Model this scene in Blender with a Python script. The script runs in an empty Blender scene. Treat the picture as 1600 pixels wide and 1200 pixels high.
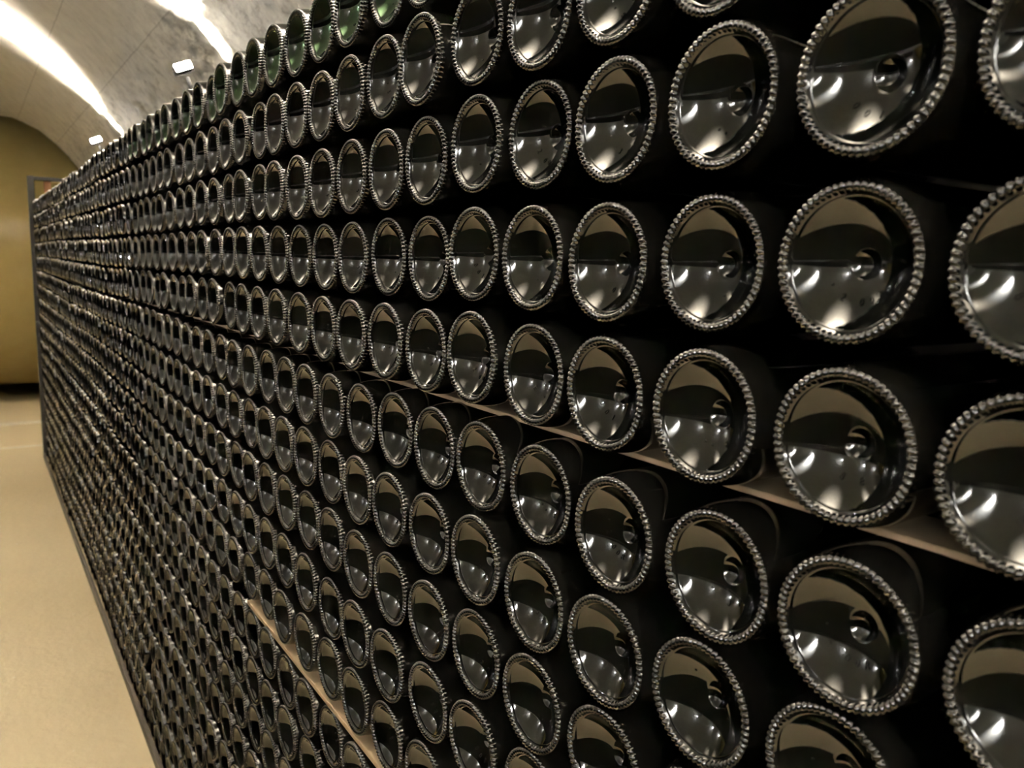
import bpy, bmesh, math, random
import numpy as np
from mathutils import Vector, Matrix

random.seed(11)
rng = np.random.default_rng(5)
scene = bpy.context.scene
C = scene.collection

# ------------------------------------------------------------------ camera
# metres: bottle face is the plane x = 0, the aisle lies at x < 0, y runs down the gallery, z is up
CAM = Vector((-0.3558, 0.0, 1.3884))
F_PX = 1253.68
YAW, PITCH, ROLL = math.radians(34.026), math.radians(8.557), math.radians(1.603)
fwd = Vector((math.sin(YAW) * math.cos(PITCH), math.cos(YAW) * math.cos(PITCH), -math.sin(PITCH)))
r0 = Vector((math.cos(YAW), -math.sin(YAW), 0.0))
u0 = r0.cross(fwd)
rgt = r0 * math.cos(ROLL) + u0 * math.sin(ROLL)
upv = u0 * math.cos(ROLL) - r0 * math.sin(ROLL)
cam_data = bpy.data.cameras.new('camera')
cam = bpy.data.objects.new('camera', cam_data)
C.objects.link(cam)
M = Matrix((rgt, upv, -fwd)).transposed().to_4x4()
M.translation = CAM
cam.matrix_world = M
cam_data.sensor_fit = 'HORIZONTAL'
cam_data.sensor_width = 36.0
cam_data.lens = F_PX * 36.0 / 1600.0
cam_data.clip_start = 0.02
cam_data.dof.use_dof = True
cam_data.dof.focus_distance = 0.78
cam_data.dof.aperture_fstop = 11.0
scene.camera = cam

# ------------------------------------------------------------------ world, exposure
world = bpy.data.worlds.new('world')
scene.world = world
world.use_nodes = True
world.node_tree.nodes['Background'].inputs[0].default_value = (1.0, 0.9, 0.75, 1)
world.node_tree.nodes['Background'].inputs[1].default_value = 0.004
scene.view_settings.view_transform = 'Standard'
scene.view_settings.look = 'None'
scene.view_settings.gamma = 1.0
scene.view_settings.use_curve_mapping = False
scene.view_settings.exposure = 1.4
LAMP_Y = (-4.69, -1.87, 0.95, 3.77, 6.59)      # flood lamps along the top of the stack
BEAM_W = 3700.0
DIFFUSER = 70.0
WARM = (1.0, 0.90, 0.76)
# ------------------------------------------------------------------ helpers
def set_in(n, key, val):
    if key in n.inputs:
        n.inputs[key].default_value = val

def material(name, color=(0.5, 0.5, 0.5), rough=0.5, metal=0.0, ior=None, trans=0.0, spec=None):
    m = bpy.data.materials.new(name)
    m.use_nodes = True
    b = m.node_tree.nodes['Principled BSDF']
    b.inputs['Base Color'].default_value = (*color, 1)
    b.inputs['Roughness'].default_value = rough
    b.inputs['Metallic'].default_value = metal
    if ior: b.inputs['IOR'].default_value = ior
    set_in(b, 'Transmission Weight', trans)
    if spec is not None: set_in(b, 'Specular IOR Level', spec)
    return m

def N(m, typ, **kw):
    n = m.node_tree.nodes.new(typ)
    for k, v in kw.items():
        if k in n.inputs: n.inputs[k].default_value = v
        else: setattr(n, k, v)
    return n

def L(m, a, b): m.node_tree.links.new(a, b)

def ramp(m, fac, stops):
    r = m.node_tree.nodes.new('ShaderNodeValToRGB')
    e = r.color_ramp.elements
    while len(e) < len(stops): e.new(0.5)
    for el, (p, c) in zip(e, stops):
        el.position = p
        el.color = (*c, 1) if len(c) == 3 else c
    L(m, fac, r.inputs['Fac'])
    return r

def bsdf(m): return m.node_tree.nodes['Principled BSDF']

def mesh_from(name, verts, faces, mats=(), smooth=True, mat_idx=None):
    me = bpy.data.meshes.new(name)
    me.from_pydata([tuple(v) for v in verts], [], [tuple(f) for f in faces])
    for mt in mats: me.materials.append(mt)
    if smooth: me.polygons.foreach_set('use_smooth', [True] * len(me.polygons))
    if mat_idx is not None: me.polygons.foreach_set('material_index', mat_idx)
    me.update()
    return me

def obj(name, me, parent=None, loc=(0, 0, 0), rot=(0, 0, 0)):
    o = bpy.data.objects.new(name, me)
    C.objects.link(o)
    o.location = loc
    o.rotation_euler = rot
    if parent: o.parent = parent
    return o

def tag(o, label, cat, group=None):
    o['label'] = label
    o['category'] = cat
    if group: o['group'] = group
    return o

def struct(o):
    o['kind'] = 'structure'
    return o

def box_bm(bm, lo, hi, bevel=0.0):
    g = bmesh.ops.create_cube(bm, size=1.0)
    for v in g['verts']:
        v.co = Vector([(lo[i] + hi[i]) / 2 + v.co[i] * (hi[i] - lo[i]) for i in range(3)])
    if bevel:
        es = list({e for v in g['verts'] for e in v.link_edges})
        bmesh.ops.bevel(bm, geom=es, offset=bevel, segments=2, affect='EDGES', profile=0.5)

def box_mesh(name, lo, hi, mt, bevel=0.0):
    bm = bmesh.new()
    box_bm(bm, lo, hi, bevel)
    me = bpy.data.meshes.new(name)
    bm.to_mesh(me); bm.free()
    me.materials.append(mt)
    return me

def tube_mesh(name, pts, rad, mt, seg=12):
    """round bar swept along a polyline"""
    pts = [Vector(p) for p in pts]
    V, Fc = [], []
    for i, p in enumerate(pts):
        d = (pts[min(i + 1, len(pts) - 1)] - pts[max(i - 1, 0)]).normalized()
        a = d.orthogonal().normalized() if i == 0 else (a - d * a.dot(d)).normalized()
        b = d.cross(a)
        for k in range(seg):
            an = 2 * math.pi * k / seg
            V.append(p + a * (rad * math.cos(an)) + b * (rad * math.sin(an)))
    for i in range(len(pts) - 1):
        for k in range(seg):
            k2 = (k + 1) % seg
            Fc.append((i * seg + k, i * seg + k2, (i + 1) * seg + k2, (i + 1) * seg + k))
    Fc.append(tuple(range(seg))[::-1])
    Fc.append(tuple((len(pts) - 1) * seg + k for k in range(seg)))
    return mesh_from(name, V, Fc, [mt])

def project(p):
    d = Vector(p) - CAM
    z = d.dot(fwd)
    if z < 0.02: return None
    return 800 + F_PX * d.dot(rgt) / z, 600 - F_PX * d.dot(upv) / z, z

# ------------------------------------------------------------------ materials
def mat_plaster():
    m = material('vault_plaster', (0.62, 0.59, 0.53), 0.5)
    b = bsdf(m)
    uv = N(m, 'ShaderNodeUVMap')
    tc = N(m, 'ShaderNodeTexCoord')
    n1 = N(m, 'ShaderNodeTexNoise', Scale=1.3, Detail=4.0)
    n2 = N(m, 'ShaderNodeTexNoise', Scale=9.0, Detail=8.0, Roughness=0.6)
    n3 = N(m, 'ShaderNodeTexNoise', Scale=42.0, Detail=6.0, Roughness=0.65)
    for n in (n1, n2, n3): L(m, tc.outputs['Object'], n.inputs['Vector'])
    col = ramp(m, n2.outputs['Fac'], [(0.25, (0.64, 0.61, 0.54)), (0.55, (0.76, 0.73, 0.66)), (0.8, (0.82, 0.79, 0.72))])
    # formwork seams: thin dark joints between long boards
    br = N(m, 'ShaderNodeTexBrick', Scale=1.0)
    br.inputs['Color1'].default_value = (1, 1, 1, 1); br.inputs['Color2'].default_value = (0.95, 0.95, 0.95, 1)
    br.inputs['Mortar'].default_value = (0.42, 0.40, 0.36, 1)
    br.inputs['Mortar Size'].default_value = 0.004
    br.inputs['Mortar Smooth'].default_value = 0.4
    br.inputs['Brick Width'].default_value = 1.9
    br.inputs['Row Height'].default_value = 0.401
    mp = N(m, 'ShaderNodeMapping'); mp.inputs['Location'].default_value = (0.55, 0.024, 0)
    L(m, uv.outputs['UV'], mp.inputs['Vector'])
    dist = N(m, 'ShaderNodeMix', data_type='VECTOR'); dist.inputs['Factor'].default_value = 0.012
    L(m, mp.outputs['Vector'], dist.inputs[4]); L(m, n2.outputs['Color'], dist.inputs[5])
    L(m, dist.outputs[1], br.inputs['Vector'])
    mul = N(m, 'ShaderNodeMix', data_type='RGBA', blend_type='MULTIPLY'); mul.inputs['Factor'].default_value = 0.55
    L(m, col.outputs['Color'], mul.inputs[6]); L(m, br.outputs['Color'], mul.inputs[7])
    # dirt caught in the coarse render low on the vault
    dn = N(m, 'ShaderNodeTexNoise', Scale=15.0, Detail=7.0, Roughness=0.7); L(m, tc.outputs['Object'], dn.inputs['Vector'])
    dr = ramp(m, dn.outputs['Fac'], [(0.36, (0.52, 0.49, 0.44)), (0.48, (0.98, 0.98, 0.98)), (0.62, (1.15, 1.15, 1.13))])
    sp0 = N(m, 'ShaderNodeSeparateXYZ'); L(m, uv.outputs['UV'], sp0.inputs[0])
    mk = N(m, 'ShaderNodeMapRange'); mk.inputs['From Min'].default_value = 2.2; mk.inputs['From Max'].default_value = 2.6
    mk.inputs['To Min'].default_value = 0.12; mk.inputs['To Max'].default_value = 0.8
    L(m, sp0.outputs['Y'], mk.inputs['Value'])
    dm = N(m, 'ShaderNodeMix', data_type='RGBA', blend_type='MULTIPLY')
    L(m, mk.outputs[0], dm.inputs['Factor']); L(m, mul.outputs[2], dm.inputs[6]); L(m, dr.outputs['Color'], dm.inputs[7])
    L(m, dm.outputs[2], b.inputs['Base Color'])
    # relief: smooth trowelled skin above, coarse render lower down
    sep = N(m, 'ShaderNodeSeparateXYZ'); L(m, uv.outputs['UV'], sep.inputs[0])
    mr = N(m, 'ShaderNodeMapRange'); mr.inputs['From Min'].default_value = 2.15; mr.inputs['From Max'].default_value = 2.6
    mr.inputs['To Min'].default_value = 0.12; mr.inputs['To Max'].default_value = 1.0
    L(m, sep.outputs['Y'], mr.inputs['Value'])
    mm = N(m, 'ShaderNodeMath', operation='MULTIPLY'); L(m, mr.outputs[0], mm.inputs[0])
    rm = ramp(m, n1.outputs['Fac'], [(0.35, (0.25,) * 3), (0.6, (1,) * 3)]); L(m, rm.outputs['Color'], mm.inputs[1])
    hm = N(m, 'ShaderNodeMath', operation='ADD'); L(m, n2.outputs['Fac'], hm.inputs[0])
    h3 = N(m, 'ShaderNodeMath', operation='MULTIPLY'); L(m, n3.outputs['Fac'], h3.inputs[0]); h3.inputs[1].default_value = 0.35
    L(m, h3.outputs[0], hm.inputs[1])
    vo = N(m, 'ShaderNodeTexVoronoi', feature='DISTANCE_TO_EDGE'); vo.inputs['Scale'].default_value = 5.0
    dv = N(m, 'ShaderNodeMix', data_type='VECTOR'); dv.inputs['Factor'].default_value = 0.35
    L(m, tc.outputs['Object'], dv.inputs[4]); L(m, n2.outputs['Color'], dv.inputs[5]); L(m, dv.outputs[1], vo.inputs['Vector'])
    cr = ramp(m, vo.outputs['Distance'], [(0.0, (0,) * 3), (0.035, (0.25,) * 3)])
    hc = N(m, 'ShaderNodeMath', operation='ADD'); L(m, hm.outputs[0], hc.inputs[0]); L(m, cr.outputs['Color'], hc.inputs[1])
    hm = hc
    bp = N(m, 'ShaderNodeBump'); bp.inputs['Distance'].default_value = 0.14
    L(m, mm.outputs[0], bp.inputs['Strength']); L(m, hm.outputs[0], bp.inputs['Height'])
    L(m, bp.outputs[0], b.inputs['Normal'])
    return m

def mat_floor():
    m = material('floor_concrete', (0.5, 0.42, 0.28), 0.42)
    b = bsdf(m)
    tc = N(m, 'ShaderNodeTexCoord')
    n1 = N(m, 'ShaderNodeTexNoise', Scale=1.6, Detail=6.0, Roughness=0.6)
    n2 = N(m, 'ShaderNodeTexNoise', Scale=34.0, Detail=5.0)
    for n in (n1, n2): L(m, tc.outputs['Object'], n.inputs['Vector'])
    c1 = ramp(m, n1.outputs['Fac'], [(0.3, (0.68, 0.57, 0.37)), (0.7, (0.78, 0.665, 0.45))])
    fl = ramp(m, n2.outputs['Fac'], [(0.69, (0, 0, 0)), (0.76, (1, 1, 1))])
    mx = N(m, 'ShaderNodeMix', data_type='RGBA')
    L(m, fl.outputs['Color'], mx.inputs['Factor']); L(m, c1.outputs['Color'], mx.inputs[6])
    mx.inputs[7].default_value = (0.84, 0.77, 0.62, 1)
    L(m, mx.outputs[2], b.inputs['Base Color'])
    rr = ramp(m, n1.outputs['Fac'], [(0.3, (0.32,) * 3), (0.7, (0.52,) * 3)]); L(m, rr.outputs['Color'], b.inputs['Roughness'])
    bp = N(m, 'ShaderNodeBump'); bp.inputs['Strength'].default_value = 0.25; bp.inputs['Distance'].default_value = 0.01
    L(m, n2.outputs['Fac'], bp.inputs['Height']); L(m, bp.outputs[0], b.inputs['Normal'])
    return m

def mat_noise(name, c_lo, c_hi, rough, scale, bump=0.2, dist=0.004, metal=0.0, stretch=None):
    m = material(name, c_lo, rough, metal)
    tc = N(m, 'ShaderNodeTexCoord')
    n = N(m, 'ShaderNodeTexNoise', Scale=scale, Detail=6.0, Roughness=0.6)
    if stretch:
        mp = N(m, 'ShaderNodeMapping'); mp.inputs['Scale'].default_value = stretch
        L(m, tc.outputs['Object'], mp.inputs['Vector']); L(m, mp.outputs['Vector'], n.inputs['Vector'])
    else:
        L(m, tc.outputs['Object'], n.inputs['Vector'])
    c = ramp(m, n.outputs['Fac'], [(0.3, c_lo), (0.7, c_hi)])
    L(m, c.outputs['Color'], bsdf(m).inputs['Base Color'])
    bp = N(m, 'ShaderNodeBump'); bp.inputs['Strength'].default_value = bump; bp.inputs['Distance'].default_value = dist
    L(m, n.outputs['Fac'], bp.inputs['Height']); L(m, bp.outputs[0], bsdf(m).inputs['Normal'])
    return m

def mat_glass(name, color, rough, trans, dust, ior=1.52, dust_col=(0.30, 0.27, 0.22)):
    """dark bottle glass with a thin uneven film of cellar dust"""
    m = material(name, color, rough, ior=ior, trans=trans)   # outer and inner face together return about twice a single face
    b = bsdf(m)
    tc = N(m, 'ShaderNodeTexCoord')
    n = N(m, 'ShaderNodeTexNoise', Scale=60.0, Detail=5.0, Roughness=0.65)
    L(m, tc.outputs['Object'], n.inputs['Vector'])
    r = ramp(m, n.outputs['Fac'], [(0.3, (rough * 0.8,) * 3), (0.75, (min(1, rough * 1.5 + 0.01),) * 3)])
    L(m, r.outputs['Color'], b.inputs['Roughness'])
    if dust > 0:
        d = N(m, 'ShaderNodeBsdfDiffuse'); d.inputs['Color'].default_value = (*dust_col, 1)
        mx = N(m, 'ShaderNodeMixShader')
        f = ramp(m, n.outputs['Fac'], [(0.35, (dust * 0.5,) * 3), (0.7, (dust * 1.5,) * 3)])
        L(m, f.outputs['Color'], mx.inputs['Fac'])
        L(m, b.outputs[0], mx.inputs[1]); L(m, d.outputs[0], mx.inputs[2])
        L(m, mx.outputs[0], m.node_tree.nodes['Material Output'].inputs['Surface'])
    return m

PLASTER = mat_plaster()
FLOOR = mat_floor()
JOINT = mat_noise('pale_joint_mortar', (0.72, 0.66, 0.52), (0.88, 0.82, 0.68), 0.7, 25)
STACKW = mat_noise('dark_stack_face', (0.012, 0.011, 0.009), (0.03, 0.027, 0.022), 0.5, 30)
WOOD = mat_noise('raw_lath_wood', (0.28, 0.20, 0.12), (0.44, 0.33, 0.21), 0.65, 18, 0.4, 0.002, stretch=(1, 0.08, 3))
DARKWOOD = mat_noise('dark_base_wood', (0.035, 0.028, 0.02), (0.07, 0.055, 0.04), 0.6, 14, stretch=(2, 0.1, 2))
BATTEN = mat_noise('orange_brown_wood', (0.30, 0.13, 0.05), (0.45, 0.21, 0.09), 0.6, 14, stretch=(2, 2, 0.1))
STEEL = mat_noise('grey_painted_steel', (0.013, 0.012, 0.010), (0.026, 0.023, 0.020), 0.7, 40, 0.1)
LAMPBODY = mat_noise('lamp_housing', (0.025, 0.024, 0.022), (0.045, 0.042, 0.04), 0.7, 50, 0.05)
TANKP = mat_noise('yellow_tank_paint', (0.66, 0.52, 0.21), (0.72, 0.58, 0.245), 0.16, 5, 0.2, 0.03)
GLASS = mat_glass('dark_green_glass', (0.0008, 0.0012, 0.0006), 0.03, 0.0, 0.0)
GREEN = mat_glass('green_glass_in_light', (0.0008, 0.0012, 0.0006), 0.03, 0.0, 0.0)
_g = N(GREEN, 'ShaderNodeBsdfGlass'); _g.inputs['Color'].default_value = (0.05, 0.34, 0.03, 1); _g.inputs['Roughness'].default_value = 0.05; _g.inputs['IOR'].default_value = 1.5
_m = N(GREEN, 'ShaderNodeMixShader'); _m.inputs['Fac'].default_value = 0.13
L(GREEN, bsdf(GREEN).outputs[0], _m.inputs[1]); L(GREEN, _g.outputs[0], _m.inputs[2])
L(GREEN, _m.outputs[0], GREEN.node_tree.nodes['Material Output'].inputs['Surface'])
RING = mat_glass('worn_base_glass', (0.002, 0.002, 0.0016), 0.06, 0.0, 0.006, 1.50)

# ------------------------------------------------------------------ room shell
XC, ZC, RV = -1.70, 0.373, 3.0                 # vault circle, seen along the gallery
Y_BACK = -8.0

def y_end(th):                                 # th measured from the crown, degrees: where the vault meets the cross gallery
    return float(np.interp(abs(th), [0, 33, 35.1, 37.4, 42.2, 46.3, 90], [10.9, 10.9, 10.72, 10.24, 9.74, 9.64, 9.60]))

def build_vault():
    from mathutils import noise
    prof = []                                  # (x, z, arc length, theta)
    for z in np.linspace(-0.02, ZC, 5)[:-1]:
        prof.append((XC + RV, z, RV * math.pi / 2 + (ZC - z), 90))
    for th in list(np.arange(90, 62, -2.5)) + list(np.arange(62, 32, -0.42)) + list(np.linspace(32, -90, 42)):
        a = math.radians(th)
        prof.append((XC + RV * math.sin(a), ZC + RV * math.cos(a), RV * a, th))
    for z in np.linspace(ZC, -0.02, 5)[1:]:
        prof.append((XC - RV, z, -RV * math.pi / 2 - (ZC - z), -90))
    levels = list(np.linspace(Y_BACK, 1.0, 60)[:-1]) + list(np.linspace(1.0, 9.6, 380))
    ny = len(levels)
    V, Fc, UV = [], [], []
    for i, yl in enumerate(levels):
        for (x, z, s, th) in prof:
            y = Y_BACK + (y_end(th) - Y_BACK) * (yl - Y_BACK) / (9.6 - Y_BACK)
            nrm = Vector((XC - x, 0, ZC - z)).normalized()
            p = Vector((x, y, z))
            big = noise.noise(p * 1.1)
            rough = min(1.0, max(0.0, (abs(s) - 2.22 + 0.25 * big) / 0.35))
            d = noise.fractal(p * 1.6, 0.9, 2.1, 3) * 0.008
            if rough > 0:
                d += rough * (0.016 * noise.noise(p * 4.3) + 0.022 * abs(noise.noise(p * 8.0)) + 0.014 * noise.noise(p * 17.0) + 0.008 * noise.noise(p * 33.0))
            if i == ny - 1: d *= 0.3
            V.append(p + nrm * d)
            UV.append((y, s))
    n = len(prof)
    for i in range(ny - 1):
        for j in range(n - 1):
            Fc.append((i * n + j, i * n + j + 1, (i + 1) * n + j + 1, (i + 1) * n + j))
    me = mesh_from('ceiling', V, Fc, [PLASTER])
    ul = me.uv_layers.new(name='UVMap')
    vi = np.empty(len(me.loops), dtype=np.int32); me.loops.foreach_get('vertex_index', vi)
    ul.data.foreach_set('uv', np.array(UV, dtype=np.float32)[vi].ravel())
    return struct(obj('ceiling', me))

build_vault()
struct(obj('floor', box_mesh('floor', (-4.75, Y_BACK, -0.3), (1.35, 6.53, 0.0), FLOOR)))
# threshold between the gallery and the cross gallery, with pale worn joints
struct(obj('floor_threshold', box_mesh('floor_threshold', (-4.75, 6.58, -0.3), (1.35, 7.40, 0.004), FLOOR)))
struct(obj('floor_apron', box_mesh('floor_apron', (-4.75, 7.50, -0.3), (1.35, 8.60, -0.004), FLOOR)))
struct(obj('trim_1', box_mesh('trim_1', (-4.75, 6.53, -0.2), (1.35, 6.58, 0.003), JOINT, 0.004)))
struct(obj('trim_2', box_mesh('trim_2', (-4.75, 7.40, -0.2), (1.35, 7.50, 0.012), JOINT, 0.006)))
struct(obj('floor_lower', box_mesh('floor_lower', (-9, 8.60, -0.8), (9, 16, -0.50), FLOOR)))
struct(obj('wall_back', box_mesh('wall_back', (-5.2, Y_BACK - 0.2, -0.3), (1.8, Y_BACK, 4.0), PLASTER)))
struct(obj('wall_far', box_mesh('wall_far', (-9, 15.0, -0.8), (9, 15.2, 5.0), PLASTER)))
struct(obj('ceiling_cross_gallery', box_mesh('ceiling_cross_gallery', (-9, 9.2, 4.6), (9, 15.2, 4.8), PLASTER)))
# an added dark block and the opposite stack, seen only as reflections
struct(obj('reflection_dark_block', box_mesh('reflection_dark_block', (-2.05, Y_BACK, 0.0), (-1.20, 6.2, 1.30), STACKW, 0.02)))  # block added to darken what the bottle bases reflect
struct(obj('wall_left', box_mesh('wall_left', (-4.1, Y_BACK, 0.0), (-3.4, 6.3, 1.66), STACKW, 0.02)))

struct(obj('light_block_panel', box_mesh('light_block_panel', (0.315, -0.75, 0.0), (0.36, 6.15, 1.60), STACKW)))  # dark panel added behind the necks to block light through the gaps

# ------------------------------------------------------------------ flood lamps
def emitter(name, col, strength):
    m = bpy.data.materials.new(name); m.use_nodes = True
    t = m.node_tree; t.nodes.remove(t.nodes['Principled BSDF'])
    e = t.nodes.new('ShaderNodeEmission')
    e.inputs['Color'].default_value = (*col, 1); e.inputs['Strength'].default_value = strength
    t.links.new(e.outputs[0], t.nodes['Material Output'].inputs['Surface'])
    return m
EMIT = emitter('lamp_glow_warm', (1.0, 0.93, 0.82), DIFFUSER)
EMIT_COOL = emitter('lamp_glow_cool', (0.95, 0.97, 1.0), DIFFUSER * 14)

def flood_lamp(x, y, side, label, group=None, z=2.17, foot=0.0, beam=True, tint=WARM, power=BEAM_W, glow=None):
    """small LED flood on a post; side = +1 when it lights the vault towards +x"""
    root = obj('flood_lamp', None, loc=(x, y, foot))
    h = z - foot
    arm = [(0.16 * side, 0.02, 0), (0.16 * side, 0.02, h - 0.16), (0.13 * side, 0.02, h - 0.118), (0.055 * side, 0.015, h - 0.112), (0.04 * side, 0.01, h - 0.09), (0.02 * side, 0, h - 0.03)]
    obj('post', tube_mesh('post', arm, 0.009, LAMPBODY), root)
    head = bmesh.new()
    box_bm(head, (-0.050, -0.030, -0.028), (0.050, 0.035, 0.028), 0.008)
    for k in range(6):
        xx = -0.040 + k * 0.016
        box_bm(head, (xx - 0.002, 0.033, -0.024), (xx + 0.002, 0.048, 0.024))
    me = bpy.data.meshes.new('housing'); head.to_mesh(me); head.free(); me.materials.append(LAMPBODY)
    hd = obj('housing', me, root, loc=(0, 0, h), rot=(math.radians(-12), math.radians(-24) * side, 0))
    hd.scale = (0.74, 0.74, 0.62)
    obj('diffuser', box_mesh('diffuser', (-0.048, -0.040, -0.026), (0.048, -0.029, 0.026), glow or EMIT, 0.006), hd)
    obj('bracket', tube_mesh('bracket', [(-0.057, 0, 0.0), (-0.057, 0, -0.036), (0, 0, -0.044), (0.057, 0, -0.036), (0.057, 0, 0.0)], 0.004, LAMPBODY, 8), hd)
    tag(root, label, 'lamp', group)
    if not beam: return root
    # the lamp's narrow fan up the vault; a broad spot added to imitate bloom
    for nm, watts, deg, half, thin in (('lamp_beam', power, 112, 47, 0.50), ('lamp_spill', power * 0.07, 48, 46, 0.30), ('bloom_spot', power * 0.035, 108, 47, 1.1)):
        sp = bpy.data.lights.new(nm, 'SPOT')
        sp.energy = watts; sp.color = tint
        sp.spot_size = math.radians(2 * half); sp.spot_blend = 1.0
        sp.shadow_soft_size = 0.035
        so = bpy.data.objects.new(nm, sp); C.objects.link(so)
        ang = math.radians(deg)               # direction in the cross section, from the side wall over the top
        d = Vector((math.cos(ang) * side, 0, math.sin(ang)))
        yv = Vector((0, 1, 0)); zv = -d; xv = yv.cross(zv)
        mt = Matrix((xv, yv, zv)).transposed().to_4x4() @ Matrix.Diagonal((1.0, thin, 1.0, 1.0))
        mt.translation = (x, y, z + 0.05)
        so.matrix_world = mt
    return root

LAB = {3.77: 'small bright floodlight on a bracket above the bottle stack, the nearer of two',
       6.59: 'small bright floodlight above the far end of the bottle stack'}
NEAR = {0.95: 'unseen floodlight above the bottle stack, the one just ahead of the viewer', -1.87: 'unseen floodlight above the bottle stack, just behind the viewer',
        -4.69: 'unseen floodlight above the bottle stack, far behind the viewer'}
LAB.update(NEAR)
for k, y in enumerate(LAMP_Y):
    flood_lamp(0.45, y, 1, LAB[y], 'floodlights above the bottle stack')
    flood_lamp(-3.85, y, -1, 'floodlight across the aisle, seen only in reflections, ' + ('nearest the back wall', 'second from the back wall', 'third from the back wall', 'second from the tank', 'nearest the tank')[k],
               'floodlights above the opposite stack', foot=1.66, beam=y < -1, tint=(0.96, 0.98, 1.0), power=BEAM_W * 1.2, glow=EMIT_COOL)

# ------------------------------------------------------------------ bottle shapes (axis +x, base at x = 0)
R_BODY = 0.0428
RIM, X_RIM, PUNT = 0.0340, 0.0026, 0.0165
RHO = (RIM ** 2 + PUNT ** 2) / (2 * PUNT)
R_DIM, RHO_D = 0.0076, 0.0108

def bowl_x(r):
    x = X_RIM + math.sqrt(RHO ** 2 - r * r) - math.sqrt(RHO ** 2 - RIM ** 2)
    if r < R_DIM:
        x += math.sqrt(RHO_D ** 2 - r * r) - math.sqrt(RHO_D ** 2 - R_DIM ** 2)
    return x

RINGP = [(0.0334, 0.0032, 0), (0.0344, 0.0021, 0), (0.0351, 0.0013, 0.45), (0.0360, 0.0005, 1), (0.0373, 0.0001, 1),
         (0.0386, 0.0006, 1), (0.0396, 0.0018, 0.9), (0.0402, 0.0034, 0.3), (0.0407, 0.0052, 0), (0.0415, 0.0085, 0), (0.0422, 0.0125, 0), (0.0426, 0.0165, 0), (0.04284, 0.0220, 0)]

def body_profile(nb, nd, nn):
    pr = [(bowl_x(1e-5), 0.0)]
    for r in np.linspace(0, R_DIM, nd + 1)[1:-1]: pr.append((bowl_x(r), r))
    pr += [(bowl_x(R_DIM + 1e-6) + 0.0004, R_DIM - 0.0002), (bowl_x(R_DIM + 0.0003), R_DIM + 0.0003)]
    for r in np.linspace(R_DIM + 0.0003, RIM, nb + 1)[1:]: pr.append((bowl_x(r), r))
    for (r, x, w) in RINGP[1:]: pr.append((x + 0.0006, r - 0.0003))
    tail = [(0.030, R_BODY), (0.100, R_BODY), (0.165, R_BODY), (0.180, 0.0420), (0.200, 0.0365), (0.220, 0.0285), (0.238, 0.0215),
            (0.255, 0.0172), (0.275, 0.0150), (0.287, 0.0147), (0.2885, 0.0168), (0.293, 0.0168), (0.2945, 0.0145), (0.298, 0.0142), (0.299, 0.0)]
    if nn < 1: tail = [tail[i] for i in (0, 2, 4, 6, 8, 14)]
    return pr + tail

def lathe(pr, seg):
    V, Fc = [], []
    idx = []
    for (x, r) in pr:
        if r < 1e-9:
            idx.append([len(V)] * seg); V.append((x, 0, 0))
        else:
            idx.append(list(range(len(V), len(V) + seg)))
            for k in range(seg):
                a = 2 * math.pi * k / seg
                V.append((x, r * math.cos(a), r * math.sin(a)))
    for i in range(len(pr) - 1):
        A, B = idx[i], idx[i + 1]
        for k in range(seg):
            k2 = (k + 1) % seg
            f = []
            for v in (A[k], B[k], B[k2], A[k2]):
                if v not in f: f.append(v)
            if len(f) > 2: Fc.append(f)
    return V, Fc

RIBS = 62
def ring_shell(per_rib, sub, ribs=RIBS, amp=0.0012):
    """worn bearing ring with its moulded ribs, one surface"""
    pts = np.array([(x, r, w) for (r, x, w) in RINGP])
    t = np.linspace(0, len(pts) - 1, (len(pts) - 1) * sub + 1)
    pr = np.stack([np.interp(t, range(len(pts)), pts[:, i]) for i in range(3)], 1)
    seg = ribs * per_rib
    V, Fc = [], []
    tan = np.gradient(pr[:, :2], axis=0)
    tan /= np.linalg.norm(tan, axis=1)[:, None]
    for i, (x, r, w) in enumerate(pr):
        nx, nr = -tan[i, 1], tan[i, 0]
        for k in range(seg):
            ph = (k % per_rib) / per_rib
            hgt = (abs(math.sin(math.pi * ph)) ** 1.3) if per_rib > 1 else 0.5
            h = amp * w * (hgt - 0.25)
            a = 2 * math.pi * (k / seg) + 0.02 * (r - 0.035) / 0.004
            V.append((x + nx * h, (r + nr * h) * math.cos(a), (r + nr * h) * math.sin(a)))
    for i in range(len(pr) - 1):
        for k in range(seg):
            k2 = (k + 1) % seg
            Fc.append((i * seg + k, (i + 1) * seg + k, (i + 1) * seg + k2, i * seg + k2))
    return V, Fc

bodyV, bodyF = lathe(body_profile(16, 5, 1), 72)
BODY_ME = mesh_from('glass_body', bodyV, bodyF, [GLASS])
ringV, ringF = ring_shell(8, 2)
RING_ME = mesh_from('knurled_base_ring', ringV, ringF, [RING])

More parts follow.
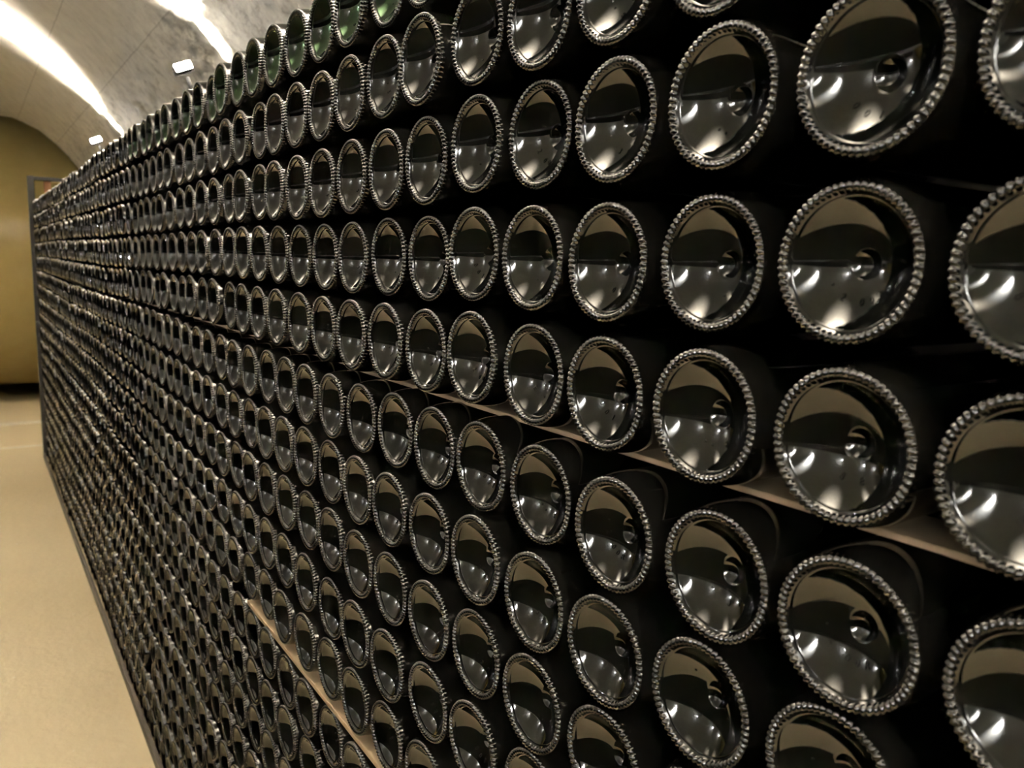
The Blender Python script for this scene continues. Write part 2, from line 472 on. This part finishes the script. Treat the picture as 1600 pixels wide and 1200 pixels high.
def code_mesh(text, start_deg, step_deg, r_mid=0.0185, dots=()):
    """raised mould marks standing on the curve of the punt"""
    V, Fc = [], []
    for i, ch in enumerate(text):
        if ch == ' ': continue
        cu = bpy.data.curves.new('glyph', 'FONT')
        cu.body = ch; cu.size = 0.0052; cu.extrude = 0.00045; cu.align_x = 'CENTER'; cu.resolution_u = 2
        tmp = bpy.data.objects.new('glyph', cu)
        C.objects.link(tmp)
        bpy.context.view_layer.update()
        me = bpy.data.meshes.new_from_object(tmp.evaluated_get(bpy.context.evaluated_depsgraph_get()))
        base = len(V)
        th0 = math.radians(start_deg + i * step_deg)
        for v in me.vertices:
            rr = r_mid - (v.co.y - 0.0018)
            th = th0 + v.co.x / r_mid
            x = bowl_x(rr) - (v.co.z + 0.0001)
            V.append((x, -rr * math.sin(th), -rr * math.cos(th)))
        for p in me.polygons: Fc.append([base + j for j in p.vertices])
        bpy.data.objects.remove(tmp); bpy.data.curves.remove(cu); bpy.data.meshes.remove(me)
    for dg in dots:
        th = math.radians(dg); base = len(V)
        cx, cy = -r_mid * math.sin(th), -r_mid * math.cos(th)
        n = 10
        for (q, hh) in ((0.0008, 0.0), (0.0006, 0.0004), (0.0002, 0.0006)):
            for k in range(n):
                a = 2 * math.pi * k / n
                yy, zz = cx + q * math.cos(a), cy + q * math.sin(a)
                V.append((bowl_x(math.hypot(yy, zz)) - hh, yy, zz))
        for j in range(2):
            for k in range(n):
                Fc.append((base + j * n + k, base + j * n + (k + 1) % n, base + (j + 1) * n + (k + 1) % n, base + (j + 1) * n + k))
        Fc.append([base + 2 * n + k for k in range(n)])
    return mesh_from('embossed_code', V, Fc, [RING], smooth=False)

CODES = [code_mesh('001', -30, 24, dots=(52,)), code_mesh('8', 12, 20, dots=(-22, -40)), code_mesh('2 00R', -42, 17, dots=(-70,)),
         code_mesh('3P', -14, 26, dots=(-60, 40)), code_mesh('8E', -18, 34, dots=(60,))]

# ------------------------------------------------------------------ where the bottles lie: row height, then bottle centres (y, z, set-back), heights from eye level
ROWS = {
    3: (0.2675, [(0.7799, 0.2704, 0.0055), (0.8648, 0.2676, -0.0), (0.959, 0.2674, 0.0016), (1.0324, 0.2657, 0.0007), (1.1232, 0.2664, -0.0017)]),
    2: (0.1799, [(0.4243, 0.1825, 0.0), (0.5101, 0.1817, 0.0002), (0.5935, 0.1842, -0.0008), (0.6847, 0.1802, -0.0065), (0.7799, 0.1814, 0.0006), (0.8629, 0.1783, -0.0013), (0.9483, 0.1768, -0.001), (1.0336, 0.1777, -0.0019), (1.1151, 0.1767, -0.0022)]),
    1: (0.0918, [(0.149, 0.0937, 0.0), (0.2316, 0.0937, -0.0049), (0.3265, 0.0954, -0.002), (0.4175, 0.0941, -0.0011), (0.512, 0.0958, 0.0044), (0.5954, 0.0975, 0.0002), (0.682, 0.0912, -0.0013), (0.7643, 0.0897, -0.0016), (0.8541, 0.0888, -0.0029), (0.9351, 0.0871, -0.0046), (1.0224, 0.0876, -0.0051), (1.1191, 0.0892, -0.0045)]),
    0: (0.0028, [(0.2391, 0.0042, -0.0013), (0.3293, 0.0028, 0.0012), (0.4188, 0.0021, -0.0017), (0.5137, 0.004, 0.0008), (0.5925, 0.0064, 0.0004), (0.679, 0.002, 0.0032), (0.7664, 0.0028, 0.0019), (0.8562, 0.001, 0.0001), (0.9411, 0.0013, 0.0006), (1.0355, 0.0018, 0.0002), (1.1112, 0.0025, -0.0006)]),
    -1: (-0.0852, [(0.1468, -0.0861, 0.0), (0.2325, -0.0861, -0.0025), (0.322, -0.0859, -0.0055), (0.4176, -0.0873, 0.0005), (0.5094, -0.0856, 0.003), (0.5886, -0.0815, -0.0021), (0.6861, -0.0852, 0.0012), (0.7671, -0.0842, -0.0017), (0.8482, -0.0853, -0.0035), (0.9487, -0.0861, -0.0006), (1.0306, -0.0853, -0.0012), (1.1253, -0.0844, -0.002)]),
    -2: (-0.1788, [(0.2218, -0.1808, -0.0015), (0.308, -0.1803, -0.0016), (0.3987, -0.1821, -0.0025), (0.4942, -0.1799, 0.0051), (0.5818, -0.1765, 0.0031), (0.6671, -0.1778, 0.0035), (0.7496, -0.1766, 0.0036), (0.8412, -0.1796, 0.0036), (0.9302, -0.1791, 0.001), (1.0119, -0.1774, -0.0007), (1.0985, -0.1779, 0.001), (1.1802, -0.1771, 0.0026)]),
    -3: (-0.2639, [(0.315, -0.265, 0.0), (0.4027, -0.2694, -0.0015), (0.4947, -0.2669, 0.0002), (0.5744, -0.2598, -0.0025), (0.6709, -0.2644, 0.0012), (0.7566, -0.2634, -0.0013), (0.8403, -0.2637, -0.001), (0.9343, -0.2634, 0.0016), (1.0151, -0.2619, -0.0005), (1.1029, -0.2628, -0.002), (1.1855, -0.2626, -0.0018)]),
    -4: (-0.3503, [(0.4888, -0.3523, -0.0007), (0.5769, -0.3483, 0.0001), (0.6656, -0.3522, -0.001), (0.7552, -0.352, -0.0001), (0.8434, -0.3527, -0.0007), (0.9277, -0.3492, -0.0009), (1.0101, -0.3491, 0.0011), (1.0952, -0.3478, -0.0012), (1.1857, -0.3495, -0.0019)]),
    -5: (-0.4409, [(0.6654, -0.4394, -0.0003), (0.7577, -0.4415, -0.0025), (0.8456, -0.4415, -0.0022), (0.9442, -0.4464, 0.0033), (1.0228, -0.441, 0.0002), (1.1043, -0.4379, -0.0004), (1.1931, -0.4389, 0.0001)]),
    -6: (-0.5286, [(0.8493, -0.5294, -0.0017), (0.9368, -0.528, 0.0001), (1.0208, -0.5271, -0.0026), (1.1214, -0.5301, -0.0014)]),
    -7: (-0.624, [(1.0217, -0.6248, -0.0025), (1.1174, -0.6281, 0.0001), (1.189, -0.6191, -0.0026)]),
    -8: (-0.7096, [(1.1095, -0.71, -0.0021), (1.1938, -0.7092, -0.0027)]),
}
for r, z in ((-9, -0.8020), (-10, -0.8900), (-11, -0.9780), (-12, -1.0720), (-13, -1.1605), (-14, -1.2490), (-15, -1.3375)):
    ROWS[r] = (z, [])
Y_LAST = 6.10
PITCH_B = 0.0884
BAY = 3.0                                     # a second bay of the stack begins here, set back a little
bottles = []                                  # (row, x, y, z)
for r in sorted(ROWS, reverse=True):
    z0, meas = ROWS[r]
    seq = list(meas)
    if not seq:
        seq = [(1.20 + random.uniform(-0.03, 0.03), z0, 0.0)]
    ys = [q[0] for q in seq]
    # close the small holes left between measured bottles
    y = ys[0]; zz = seq[0][1]
    near = []
    while y > -0.62:
        y -= PITCH_B * 1.004 + random.uniform(-0.0012, 0.0016)
        near.append((y, zz + random.gauss(0, 0.0012), None))
    y = ys[-1]
    far = []
    while y < Y_LAST - 0.05:
        y += 0.0876 + abs(random.gauss(0, 0.0012))
        if BAY - 0.03 < y < BAY + 0.06 and not any(BAY <= q[0] < BAY + 0.12 for q in far): y += 0.012
        sag = 0.004 * math.sin(y * 1.7 + r * 0.9)
        k = min(1.0, (y - ys[-1]) / 0.5)
        far.append((y, z0 + (sag + random.gauss(0, 0.0014)) * k, None))
    line = sorted(near + seq + far)
    # bottles side by side cannot share space: keep them a diameter apart, moving each as little as possible
    gap_min = 2 * R_BODY + 0.0002
    blocks = []
    for k, q in enumerate(line):
        blocks.append([q[0] - k * gap_min, 1])
        while len(blocks) > 1 and blocks[-2][0] > blocks[-1][0]:
            b2 = blocks.pop(); b1 = blocks.pop()
            blocks.append([(b1[0] * b1[1] + b2[0] * b2[1]) / (b1[1] + b2[1]), b1[1] + b2[1]])
    fixed = [b[0] for b in blocks for _ in range(b[1])]
    line = [(fixed[k] + k * gap_min, q[1], q[2]) for k, q in enumerate(line)]
    for (y, zr, x) in line:
        if x is None: x = random.gauss(0, 0.0018) if y < BAY else 0.006 + random.gauss(0, 0.0025)
        bottles.append((r, x, y, CAM.z + zr))
# one place in the third row from the floor is empty
gap = min(bottles, key=lambda b: (b[2] - 2.329) ** 2 + (b[3] - 0.254) ** 2)
bottles.remove(gap)

def screen_area(b):
    p = project((b[1], b[2], b[3]))
    if p is None: return 0.0, False
    th = np.linspace(0, 2 * np.pi, 20, endpoint=False)
    pts = [project((b[1], b[2] + 0.040 * math.cos(t), b[3] + 0.040 * math.sin(t))) for t in th]
    if any(q is None for q in pts): return 0.0, False
    xs = np.array([q[0] for q in pts]); ys_ = np.array([q[1] for q in pts])
    full = 0.785 * (xs.max() - xs.min()) * (ys_.max() - ys_.min())
    ix = max(0.0, min(1600, xs.max()) - max(0, xs.min())) / (xs.max() - xs.min())
    iy = max(0.0, min(1200, ys_.max()) - max(0, ys_.min())) / (ys_.max() - ys_.min())
    inside = (xs > 0) & (xs < 1600) & (ys_ > 0) & (ys_ < 1200)
    return full * ix * iy, bool(inside.any())

info = [(screen_area(b), b) for b in bottles]
order = sorted(range(len(info)), key=lambda i: -info[i][0][0])
hero = set(i for i in order[:300] if info[i][0][1])

ORD = ['', 'first', 'second', 'third', 'fourth', 'fifth', 'sixth', 'seventh', 'eighth', 'ninth', 'tenth', 'eleventh', 'twelfth', 'thirteenth',
       'fourteenth', 'fifteenth', 'sixteenth', 'seventeenth', 'eighteenth', 'nineteenth']
TENS = {20: 'twent', 30: 'thirt', 40: 'fort', 50: 'fift', 60: 'sixt', 70: 'sevent'}
def ordinal(n):
    if n < 20: return ORD[n]
    t, u = n // 10 * 10, n % 10
    return TENS[t] + ('ieth' if u == 0 else 'y-' + ORD[u])
ROWNAME = {3: 'topmost row', 2: 'second row from top', 1: 'third row from top', 0: 'second row above upper lath', -1: 'row resting on upper lath',
           -2: 'first row below upper lath', -3: 'second row below upper lath', -4: 'third row below upper lath', -5: 'fourth row below upper lath',
           -6: 'row resting on middle lath', -7: 'first row below middle lath', -8: 'second row below middle lath', -9: 'third row below middle lath',
           -10: 'fourth row below middle lath', -11: 'row resting on lowest lath', -12: 'first row below lowest lath', -13: 'third row from floor',
           -14: 'second row from floor', -15: 'row on the floor'}
place = {}
for r in ROWS:
    vis = sorted((i for i in range(len(info)) if info[i][1][0] == r and info[i][0][1]), key=lambda i: info[i][1][2])
    for k, i in enumerate(vis): place[i] = k + 1

def new_bottle():
    root = bpy.data.objects.new('wine_bottle', None); C.objects.link(root)
    root.empty_display_size = 0.02
    for nm, me in (('glass_body', BODY_ME), ('knurled_base_ring', RING_ME)):
        o = bpy.data.objects.new(nm, me); C.objects.link(o); o.parent = root
    return root

proto = None
n_code = 0
transforms = []
for i in order:
    (area, vis), (r, x, y, z) = info[i]
    rot = (random.uniform(0, 6.283), random.gauss(0, 0.006), random.gauss(0, 0.006))
    if i not in hero:
        transforms.append((x, y, z, rot))
        continue
    if proto is None:
        root = proto = new_bottle()
    else:
        root = proto.copy(); C.objects.link(root)
        for ch in (c for c in proto.children if c.name.startswith(('glass_body', 'knurled'))):
            c = ch.copy(); C.objects.link(c); c.parent = root
    root.location = (x, y, z)
    if n_code < 110:                           # near enough for the mould marks in the punt to show
        rot = (random.gauss(0.0, 0.5), rot[1], rot[2])
        o = bpy.data.objects.new('embossed_code', CODES[(n_code * 7 + n_code // 3) % len(CODES)]); C.objects.link(o); o.parent = root
        n_code += 1
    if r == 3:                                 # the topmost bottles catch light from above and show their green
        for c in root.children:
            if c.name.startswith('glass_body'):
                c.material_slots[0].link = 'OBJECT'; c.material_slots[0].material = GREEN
    root.rotation_euler = rot
    tag(root, 'dark bottle end with ribbed rim, ' + ordinal(place[i]) + ' from right edge, ' + ROWNAME[r], 'bottle', 'bottles stacked base outward')

# the remaining bottles, farther off or out of the picture: same shape, one object
def lod(seg_body, nb, nd, nn, per_rib, ribs):
    v1, f1 = lathe(body_profile(nb, nd, nn), seg_body)
    v2, f2 = ring_shell(per_rib, 1, ribs)
    V = np.array(list(v1) + list(v2), dtype=np.float64)
    o = len(v1)
    loops, starts, tot, mi = [], [], [], []
    for f in f1:
        starts.append(len(loops)); loops += list(f); tot.append(len(f)); mi.append(0)
    for f in f2:
        starts.append(len(loops)); loops += [q + o for q in f]; tot.append(len(f)); mi.append(1)
    return V, np.array(loops), np.array(starts), np.array(tot), np.array(mi)

LOD_M = lod(28, 7, 3, 0, 3, RIBS)
LOD_F = lod(20, 5, 2, 0, 1, 24)
Vs, Ls, Ss, Ts, Ms = [], [], [], [], []
nv = nl = 0
from mathutils import Euler
for (x, y, z, rot) in transforms:
    V, lo, st, to, mi = LOD_M if -0.3 < y < 2.4 else LOD_F
    R = np.array(Euler(rot).to_matrix())
    Vs.append(V @ R.T + np.array((x, y, z))); Ls.append(lo + nv); Ss.append(st + nl); Ts.append(to); Ms.append(mi)
    nv += len(V); nl += len(lo)
me = bpy.data.meshes.new('wine_bottles_stacked')
Va, La, Sa, Ta, Ma = (np.concatenate(q) for q in (Vs, Ls, Ss, Ts, Ms))
me.vertices.add(len(Va)); me.vertices.foreach_set('co', Va.astype(np.float32).ravel())
me.loops.add(len(La)); me.loops.foreach_set('vertex_index', La.astype(np.int32))
me.polygons.add(len(Sa)); me.polygons.foreach_set('loop_start', Sa.astype(np.int32))
me.materials.append(GLASS); me.materials.append(RING)
me.polygons.foreach_set('material_index', Ma.astype(np.int32))
me.polygons.foreach_set('use_smooth', np.ones(len(Sa), dtype=bool))
me.update(calc_edges=True); me.validate()
st_o = obj('wine_bottles_stacked', me)
tag(st_o, 'dense wall of dark bottle ends receding to the far end', 'bottles')
st_o['kind'] = 'stuff'
print('bottles', len(bottles), 'hero', len(hero), 'stuff faces', len(Sa))

# ------------------------------------------------------------------ laths between the rows
def lath(z, x0, th, y0, y1, label):
    o = obj('wooden_lath', box_mesh('wooden_lath', (x0, y0, z - th / 2), (x0 + 0.045, y1, z + th / 2), WOOD, 0.0008))
    return tag(o, label, 'lath', 'laths between the bottle rows')
lath(CAM.z - 0.1345, 0.0340, 0.0042, -0.7, 0.93, 'thin wooden lath glimpsed under the fifth bottle row from top, near the viewer')
lath(CAM.z - 0.1318, 0.0340, 0.0042, 0.94, 6.10, 'thin wooden lath under the fifth bottle row from top, farther half')
lath(CAM.z - 0.5790, 0.0010, 0.0070, -0.7, 1.31, 'thin wooden lath showing as a pale line below ten bottle rows')
lath(CAM.z - 0.5790, 0.0300, 0.0060, 1.32, 6.10, 'recessed wooden lath below ten bottle rows, farther half')
lath(CAM.z - 1.0250, 0.0240, 0.0060, -0.7, 6.10, 'lowest wooden lath, four bottle rows above the floor')

bb = obj('base_board', box_mesh('base_board', (-0.016, -0.7, 0.0), (-0.004, 6.14, 0.034), DARKWOOD, 0.002))
tag(bb, 'dark board along the floor in front of the lowest bottles', 'board')

# ------------------------------------------------------------------ end frame of the stack
fr = obj('steel_end_frame', None, loc=(0.0, 6.18, 0.0))
obj('post', box_mesh('post', (-0.012, -0.02, 0.0), (0.028, 0.02, 1.862), STEEL, 0.003), fr)
obj('post', box_mesh('post', (0.56, -0.02, 0.0), (0.60, 0.02, 1.862), STEEL, 0.003), fr)
obj('top_rail', box_mesh('top_rail', (0.028, -0.018, 1.835), (0.56, 0.018, 1.860), STEEL, 0.002), fr)
obj('bottom_rail', box_mesh('bottom_rail', (0.028, -0.018, 0.02), (0.56, 0.018, 0.05), STEEL, 0.002), fr)
tag(fr, 'grey steel frame standing at the far end of the bottle stack', 'frame')
bt = obj('wooden_batten', box_mesh('wooden_batten', (0.085, 6.205, 0.0), (0.125, 6.235, 1.85), BATTEN, 0.003))
tag(bt, 'orange-brown wooden post behind the steel end frame', 'post')

# ------------------------------------------------------------------ yellow tank in the cross gallery
TY, TZ, TR = 12.2, 1.43, 1.765
tk = obj('storage_tank', None, loc=(-1.0, TY, -0.5))
def tank_lathe(pr, seg=96):
    V, Fc = lathe(pr, seg)
    return V, Fc
shell_pr = [(-4.9, 0.0)] + [(-4.0 - 0.9 * math.cos(a), TR * math.sin(a)) for a in np.linspace(0.15, math.pi / 2, 10)]
shell_pr += [(x, TR) for x in np.linspace(-3.5, 3.5, 12)]
shell_pr += [(4.0 + 0.9 * math.cos(a), TR * math.sin(a)) for a in np.linspace(math.pi / 2, 0.15, 10)] + [(4.9, 0.0)]
V, Fc = tank_lathe(shell_pr)
obj('shell', mesh_from('shell', V, Fc, [TANKP]), tk, loc=(0, 0, TZ + 0.5))
for xs in (-2.6, 2.6):
    bm = bmesh.new(); box_bm(bm, (xs - 0.15, -1.2, 0.0), (xs + 0.15, 1.2, 0.55), 0.01)
    m2 = bpy.data.meshes.new('saddle'); bm.to_mesh(m2); bm.free(); m2.materials.append(STEEL)
    obj('saddle', m2, tk)
tag(tk, 'large glossy yellow cylindrical tank beyond the end of the vault', 'tank')
